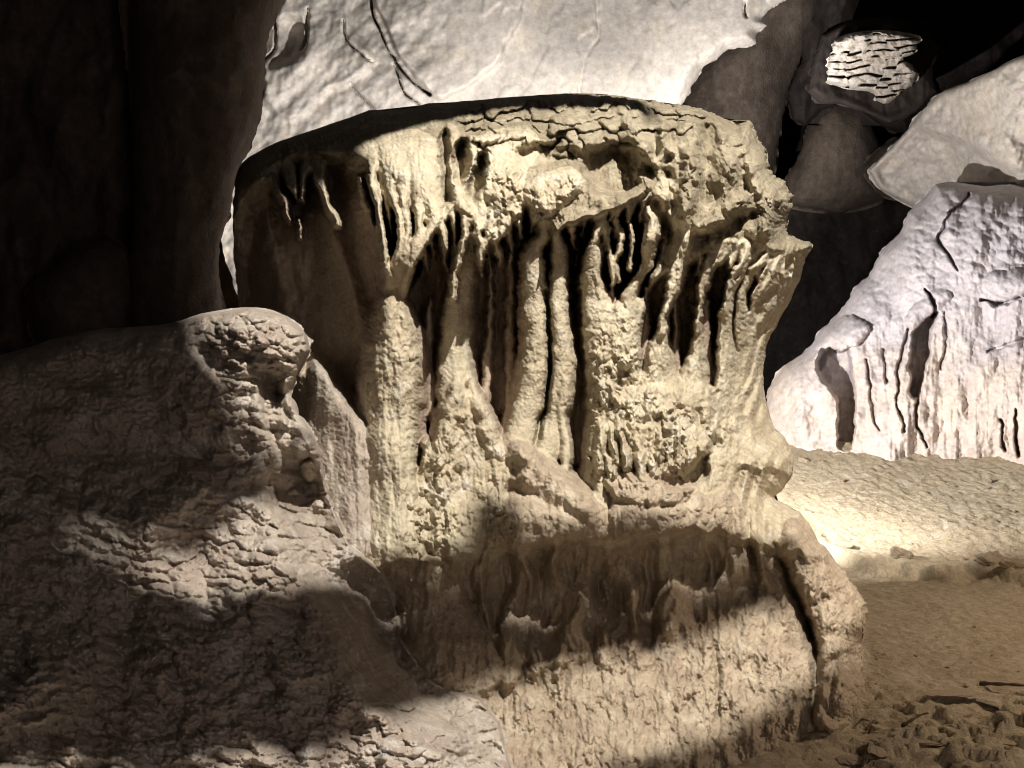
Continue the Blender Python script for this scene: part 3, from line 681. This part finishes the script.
# deep passage
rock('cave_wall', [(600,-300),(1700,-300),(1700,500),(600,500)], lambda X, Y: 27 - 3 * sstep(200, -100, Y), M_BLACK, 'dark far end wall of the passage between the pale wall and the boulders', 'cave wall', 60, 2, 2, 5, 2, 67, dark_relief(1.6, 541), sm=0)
rock('rock_column', [(660,190),(664,130),(672,90),(690,62),(712,40),(738,22),(752,-10),(800,-60),(850,-60),(824,20),(802,60),(790,90),(780,140),(772,190),(740,240),(720,360),(670,360)], 17.5, M_DARK, 'brown shaded rock shoulder in the passage just past the pale wall edge', 'rock', 40, 1.5, 2, 3, 2, 69, dark_relief(.3, 551))
rock('boulder', [(786,176),(796,160),(806,130),(815,112),(830,100),(850,98),(868,112),(880,140),(884,170),(886,200),(840,214),(780,205)], 18.5, M_DARK, 'dim rounded boulder deep in the passage, below the scaly patch', 'boulder', 36, 1., 1.5, 2, 2, 71, dark_relief(.2, 561))
rock('boulder', [(862,168),(880,146),(900,136),(920,150),(930,180),(910,200),(880,196)], 17.5, M_DARK, 'dim angular boulder leaning against the shaded underside of the pale boulder', 'boulder', 24, .8, 1.2, 2, 2, 73, dark_relief(.3, 571))
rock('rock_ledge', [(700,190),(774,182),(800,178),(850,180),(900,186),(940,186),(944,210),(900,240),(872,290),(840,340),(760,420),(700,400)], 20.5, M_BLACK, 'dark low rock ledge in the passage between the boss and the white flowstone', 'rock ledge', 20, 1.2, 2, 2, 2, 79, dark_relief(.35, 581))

# ------------------------------------------------------------------ 6. sand floor
gx = np.concatenate([np.linspace(-14, .6, 60), np.linspace(.65, 6.5, 400), np.linspace(6.6, 16, 50)])
gy = np.concatenate([np.linspace(-4, 2.6, 30), 2.62 * (13.0 / 2.62) ** np.linspace(0, 1, 620), np.linspace(13.2, 24, 20)])
GX, GY = np.meshgrid(gx, gy)
def floor_z(x, y, fine=True):
    ye = 8.0 - .95 * (x - 2.76) + .5 * fbm(x * 2.2, y * .3, 5, 601)
    ye = np.clip(ye, 5.2, 9.5)
    t = y - ye
    ts = y - np.clip(8.0 - .95 * (x - 2.76), 5.2, 9.5)
    z = .12 * sstep(-.16, .06, t) + .185 * np.clip(ts, 0, 4) * sstep(0, 1.2, ts)
    z = z + .03 * fbm(x * .7, y * .5, 3, 603) * sstep(2, 5, y)
    if fine:
        rough = .35 + .9 * sstep(.05, .6, np.abs(t)) * (t > 0) + sstep(.5, .1, np.abs(t)) * 1.6
        z = z + .009 * rough * fbm(x * 11, y * 9, 4, 607) + .02 * sstep(.45, .0, np.abs(t)) * fbm(x * 5, y * 5, 3, 617)
        f1, f2, ci, _ = worley(x * 9, y * 6, 71)
        z = z + .012 * (t > 0) * (ci > .8) * (1 - np.clip(f1 * 2.6, 0, 1) ** 2)
        # trampled crusts near the front
        z = z + sstep(4.9, 4.1, y) * sstep(1.2, 1.7, x) * (.05 * np.clip(fbm(x * 3, y * 5, 4, 611), -.1, .6) + .045 * sstep(.12, .15, fbm(x * 2.6, y * 4.2, 4, 613)) + .04 * sstep(.2, .23, fbm(x * 3.3 + 5, y * 5, 4, 615)))
        z = z + .02 * fbm(x * 1.8, y * 1.6, 4, 619) * sstep(7.5, 6.5, y)
        z = z + .006 * fbm(x * 26, y * 18, 2, 609) + .010 * sstep(7.6, 6.8, y) * fbm(x * 13, y * 11, 3, 621)
    return z
GZ = floor_z(GX, GY)
tag(link('sand_floor', raw_mesh('sand_floor', np.stack([GX, GY, GZ], -1).reshape(-1, 3), quads(*GX.shape)[:, ::-1]), M_SAND), 'tan sandy cave floor rising in a low bank to the right', None, None, 'structure')

# loose stones and twigs
def stone_mesh(name, seed, sq):
    r = np.random.default_rng(seed)
    th = np.linspace(0, math.pi, 14); ph = np.linspace(0, 2 * math.pi, 22, endpoint=False)
    A, B = np.meshgrid(th, ph, indexing='ij')
    S = np.stack([np.sin(A) * np.cos(B), np.sin(A) * np.sin(B), np.cos(A)], -1)
    axes = r.normal(size=(9, 3)); axes /= np.linalg.norm(axes, axis=1, keepdims=True); offs = r.uniform(.45, .9, 9)
    rad = np.ones(A.shape)
    for a, o in zip(axes, offs):
        c = (S @ a); rad = np.minimum(rad, np.where(c > .05, o / np.maximum(c, .05), 9))
    rad *= 1 + .16 * fbm(S[..., 0] * 3 + seed, S[..., 1] * 3 + S[..., 2] * 2, 3, seed)
    V = S * rad[..., None] * np.array([1, r.uniform(.6, .9), sq])
    nr, nc = A.shape
    i = np.arange(nr * nc).reshape(nr, nc); j = np.roll(i, -1, 1)
    Q = np.stack([i[:-1], i[1:], j[1:], j[:-1]], -1).reshape(-1, 4)
    return raw_mesh(name, V.reshape(-1, 3), Q)
def ground(px, py, z0=0.):
    """where the sight line of a surveyed pixel meets the sand"""
    d = 5.0
    for _ in range(30):
        x = (px - 512) / F * d; z = float(floor_z(np.array([x]), np.array([d]), True)[0])
        d = .5 * d + .5 * min(13, (CAMZ - z) * F / (py - 384))
    return x, d, z
STM = [stone_mesh('stone', 11 + k, (.55, .4, .35, .6)[k]) for k in range(4)]
for me in STM:
    me.materials.append(M_STONE); me.polygons.foreach_set('use_smooth', np.zeros(len(me.polygons), bool))
def stone(px, py, size, k, rot, label, group=None, name='stone', sink=.25, sc=(1, 1, 1)):
    x, y, z = ground(px, py)
    o = bpy.data.objects.new(name, STM[k % 4]); COL.objects.link(o)
    o.location = (x, y, z + size * .4 * (1 - sink * 2)); o.scale = (size * sc[0], size * sc[1], size * sc[2]); o.rotation_euler = (.1 * (k % 3), .08, rot)
    return tag(o, label, 'stone', group)
named = [(808,462,.10,0,.3,'dark stone alone on the sand just right of the boss'), (845,482,.06,1,1.,'small flat stone on the lit sand in front of the white flowstone hollow'), (946,478,.07,2,.4,'wedge shaped stone on the lit sand below the white flowstone'),
         (988,482,.05,3,.8,'smallest loose stone on the lit sand near the right edge'), (900,557,.13,0,.6,'dark block half buried in the front edge of the sand bank'), (975,566,.12,3,1.6,'larger dark block at the front edge of the sand bank, right of the other'),
         (1000,572,.11,1,.2,'low dark block at the sand bank edge, at the right frame edge'), (848,548,.08,2,2.,'low stone at the sand bank edge beside the foot bulge')]
for a in named: stone(*a)
for k in range(70):
    px = rng.uniform(790, 1030); py = rng.uniform(456, 560)
    if py > 535 + (px - 800) * .16: continue
    stone(px, py, rng.uniform(.008, .026), k, rng.uniform(0, 6), 'tiny pebble scattered on the lit sand bank', 'pebbles on the lit sand', 'pebble')
for k in range(44):
    px = rng.uniform(800, 1030); py = rng.uniform(600, 766)
    if k < 16: px = rng.uniform(850, 885); py = rng.uniform(640, 740)
    if px < 1024 - (py - 600) * 1.5 and px < 866 - max(0, py - 690) * 1.6 + 8: continue
    stone(px, py, rng.uniform(.006, .02), k, rng.uniform(0, 6), 'tiny crumb of rock scattered on the brown floor', 'crumbs on the brown floor', 'pebble')
slabs = [(948,700,.13,1,.4,'flat mud slab lying at lower right beyond the twigs', (1.6,.8,.2)), (880,748,.10,2,1.2,'broken crust slab at the bottom edge near the foot of the boss', (1.2,.9,.25)), (925,742,.14,1,.1,'long low crust slab at the bottom right, front of its group', (1.7,.7,.2)),
         (1004,738,.11,0,.9,'tilted crust slab in the bottom right corner', (1.3,.9,.22)), (852,762,.07,3,.3,'small crust lump at the bottom edge, nearest the boss', (1.2,.9,.35)), (985,705,.07,2,2.,'small brown slab under the long twig', (1.4,.8,.22))]
for px, py, sz, k, r, lb, sc in slabs: stone(px, py, sz, k, r, lb, 'broken crust slabs on the floor', 'crust_slab', .3, sc)
def twig(p0, p1, r, label, bend=.02, fork=None):
    a = np.array(ground(*p0)) + [0, 0, r * 1.2]; b = np.array(ground(*p1)) + [0, 0, r * 1.2]
    V, Q = [], []
    t = np.linspace(0, 1, 24)
    side = np.cross(b - a, [0, 0, 1.]); side /= np.linalg.norm(side)
    for i, s in enumerate(t):
        c = a + (b - a) * s + side * bend * math.sin(s * 5) + np.array([0, 0, .012 * math.sin(s * 3.1)])
        rr = r * (1 - .6 * s) * (1 + .2 * math.sin(s * 23))
        for k in range(8):
            w = k / 8 * 2 * math.pi
            V.append(c + side * rr * math.cos(w) + np.array([0, 0, rr * math.sin(w)]))
    for i in range(23):
        for k in range(8): Q.append((i * 8 + k, i * 8 + (k + 1) % 8, i * 8 + 8 + (k + 1) % 8, i * 8 + 8 + k))
    tag(link('twig', raw_mesh('twig', V, Q), M_WOOD), label, 'twig')
twig((980,686), (1040,692), .012, 'longer dark twig lying on the sand at the right edge', .015)
twig((902,728), (922,722), .009, 'short dark twig lying on the sand left of the crust slabs', .006)

# ------------------------------------------------------------------ 7. lamps
def spot(name, loc, tgt, power, cone, blend, col, r):
    l = bpy.data.lights.new(name, 'SPOT'); l.energy = power; l.spot_size = math.radians(cone); l.spot_blend = blend; l.color = col; l.shadow_soft_size = r
    o = bpy.data.objects.new(name, l); COL.objects.link(o); o.location = loc
    o.rotation_euler = (Vector(tgt) - Vector(loc)).to_track_quat('-Z', 'Y').to_euler()
    return o
KEY = np.array([1.5, .8, 5.9])
spot('key_floodlight', KEY, (.3, 4.3, 1.4), 2950, 62, .25, (1, .945, .875), .028)
spot('back_floodlight', (1.2, 7.7, 1.5), (0, 13, 5.8), 3300, 84, .25, (1, .97, .945), .06)
spot('side_floodlight', (.45, 7.7, 1.3), (5.2, 11.0, 2.3), 1750, 104, .35, (1, .965, .95), .05)
l = bpy.data.lights.new('fill_lamp', 'POINT'); l.energy = 118; l.color = (1, .85, .80); l.shadow_soft_size = .9  # added soft fill standing for bounced light
o = bpy.data.objects.new('fill_lamp', l); COL.objects.link(o); o.location = (1.7, -1.2, 1.75)

spot('floor_fill', (5.6, 3.9, 3.6), (3.3, 5.2, 0), 680, 75, .8, (1, .79, .60), .5)  # added fill that brightens the near floor
# added unseen slabs near the key lamp, cut to throw the big shadows
ZB = np.full((768, 1024), 99.)
for XX, YY, DD in SURF:
    ok = (XX >= 0) & (XX < 1023.4) & (YY >= 0) & (YY < 767.4)
    np.minimum.at(ZB, (np.round(YY[ok]).astype(int), np.round(XX[ok]).astype(int)), DD[ok])
def surveyed(a, b):
    a = int(a); b = int(b)
    w_ = ZB[max(0, b - 2):b + 3, max(0, a - 2):a + 3]; w_ = w_[w_ < 90]
    return float(np.median(w_)) if len(w_) else 4.6
def shadow_blocker(label, pts, frac, thick=.05):
    """an added unseen slab that blocks the key lamp; pts are (px, py, distance) of shadow corners, frac how far from the lamp it hangs"""
    pts = [p if len(p) > 2 else (p[0], p[1], surveyed(*p)) for p in pts]
    W = np.array([at(np.array(float(a)), np.array(float(b)), np.array(float(c))) for a, b, c in pts])
    axis = np.array([.3, 4.3, 1.4]) - KEY; dist = np.linalg.norm(axis); axis /= dist
    V = []
    for w in W:
        v = w - KEY; V.append(KEY + v * (frac * dist / (v @ axis)))
    V = np.array(V); n = len(V)
    import bmesh
    bm = bmesh.new()
    lo = [bm.verts.new(v) for v in V]
    f = bm.faces.new(lo)
    r = bmesh.ops.extrude_face_region(bm, geom=[f])
    for g in r['geom']:
        if isinstance(g, bmesh.types.BMVert): g.co -= Vector(axis * thick)
    bmesh.ops.triangulate(bm, faces=bm.faces[:])
    bmesh.ops.recalc_face_normals(bm, faces=bm.faces[:])
    me = bpy.data.meshes.new('shadow_blocker'); bm.to_mesh(me); bm.free()
    tag(link('shadow_blocker', me, M_DARK), label, 'rock')
    for v in V:
        if v[1] > .05:
            px = 512 + F * v[0] / v[1]; py = 384 - F * (v[2] - CAMZ) / v[1]
            if -20 < px < 1044 and -20 < py < 788: print('shadow blocker in frame', px, py)
shadow_blocker('added unseen slab cut to the big shadows, left of the key lamp', [(-300,820,2.6),(150,800,2.8),(262,790,3.0),(300,762),(345,742),(400,718),(430,700),(470,694),(500,688),(570,658),(640,650),(700,636),(760,604),(800,566),(776,548),(730,536),(680,530),(600,540),(520,548),(503,500),(482,490),(470,520),(463,556),(413,562),(376,568),(345,580),(310,584),(285,592),(250,590),(222,606),(205,602),(165,588),(140,566),(104,554),(66,518),(94,516),(138,550),(168,556),(212,544),(232,516),(262,503),(300,497),(268,478),(256,450),(244,420),(234,396),(218,372),(202,344),(196,318),(196,296,4.6),(215,230,5.2),(236,186,5.4),(268,163,5.0),(300,155,4.85),(350,151,4.7),(366,143),(430,122),(480,115),(520,109),(560,107),(610,105),(640,101),(660,99),(675,60,4.8),(300,-200,6),(-400,-200,6)], .30)
shadow_blocker('added unseen slab cut to the foot and floor shadow, nearest the key lamp', [(500,900,3.2),(560,800,3.45),(610,766),(660,752),(712,736),(750,715),(790,690),(830,664),(862,655,4.9),(846,584,7.2),(960,580,7.3),(1150,586,7.2),(1150,1000,3)], .30)

# ------------------------------------------------------------------ world, camera, view
w = bpy.data.worlds.new('World'); scene.world = w; w.use_nodes = True
w.node_tree.nodes['Background'].inputs[0].default_value = (.35, .30, .27, 1)
w.node_tree.nodes['Background'].inputs[1].default_value = .012
cam = bpy.data.cameras.new('camera'); co = bpy.data.objects.new('camera', cam); COL.objects.link(co)
co.location = (0, 0, CAMZ); co.rotation_euler = (math.pi / 2, 0, 0)
cam.sensor_width = 36; cam.lens = 36 * F / 1024; cam.clip_end = 200
scene.camera = co
scene.view_settings.view_transform = 'Standard'; scene.view_settings.look = 'None'; scene.view_settings.gamma = 1; scene.view_settings.exposure = 0
scene.cycles.use_denoising = True
scene.cycles.filter_width = 1.0
scene.cycles.max_bounces = 5; scene.cycles.diffuse_bounces = 3
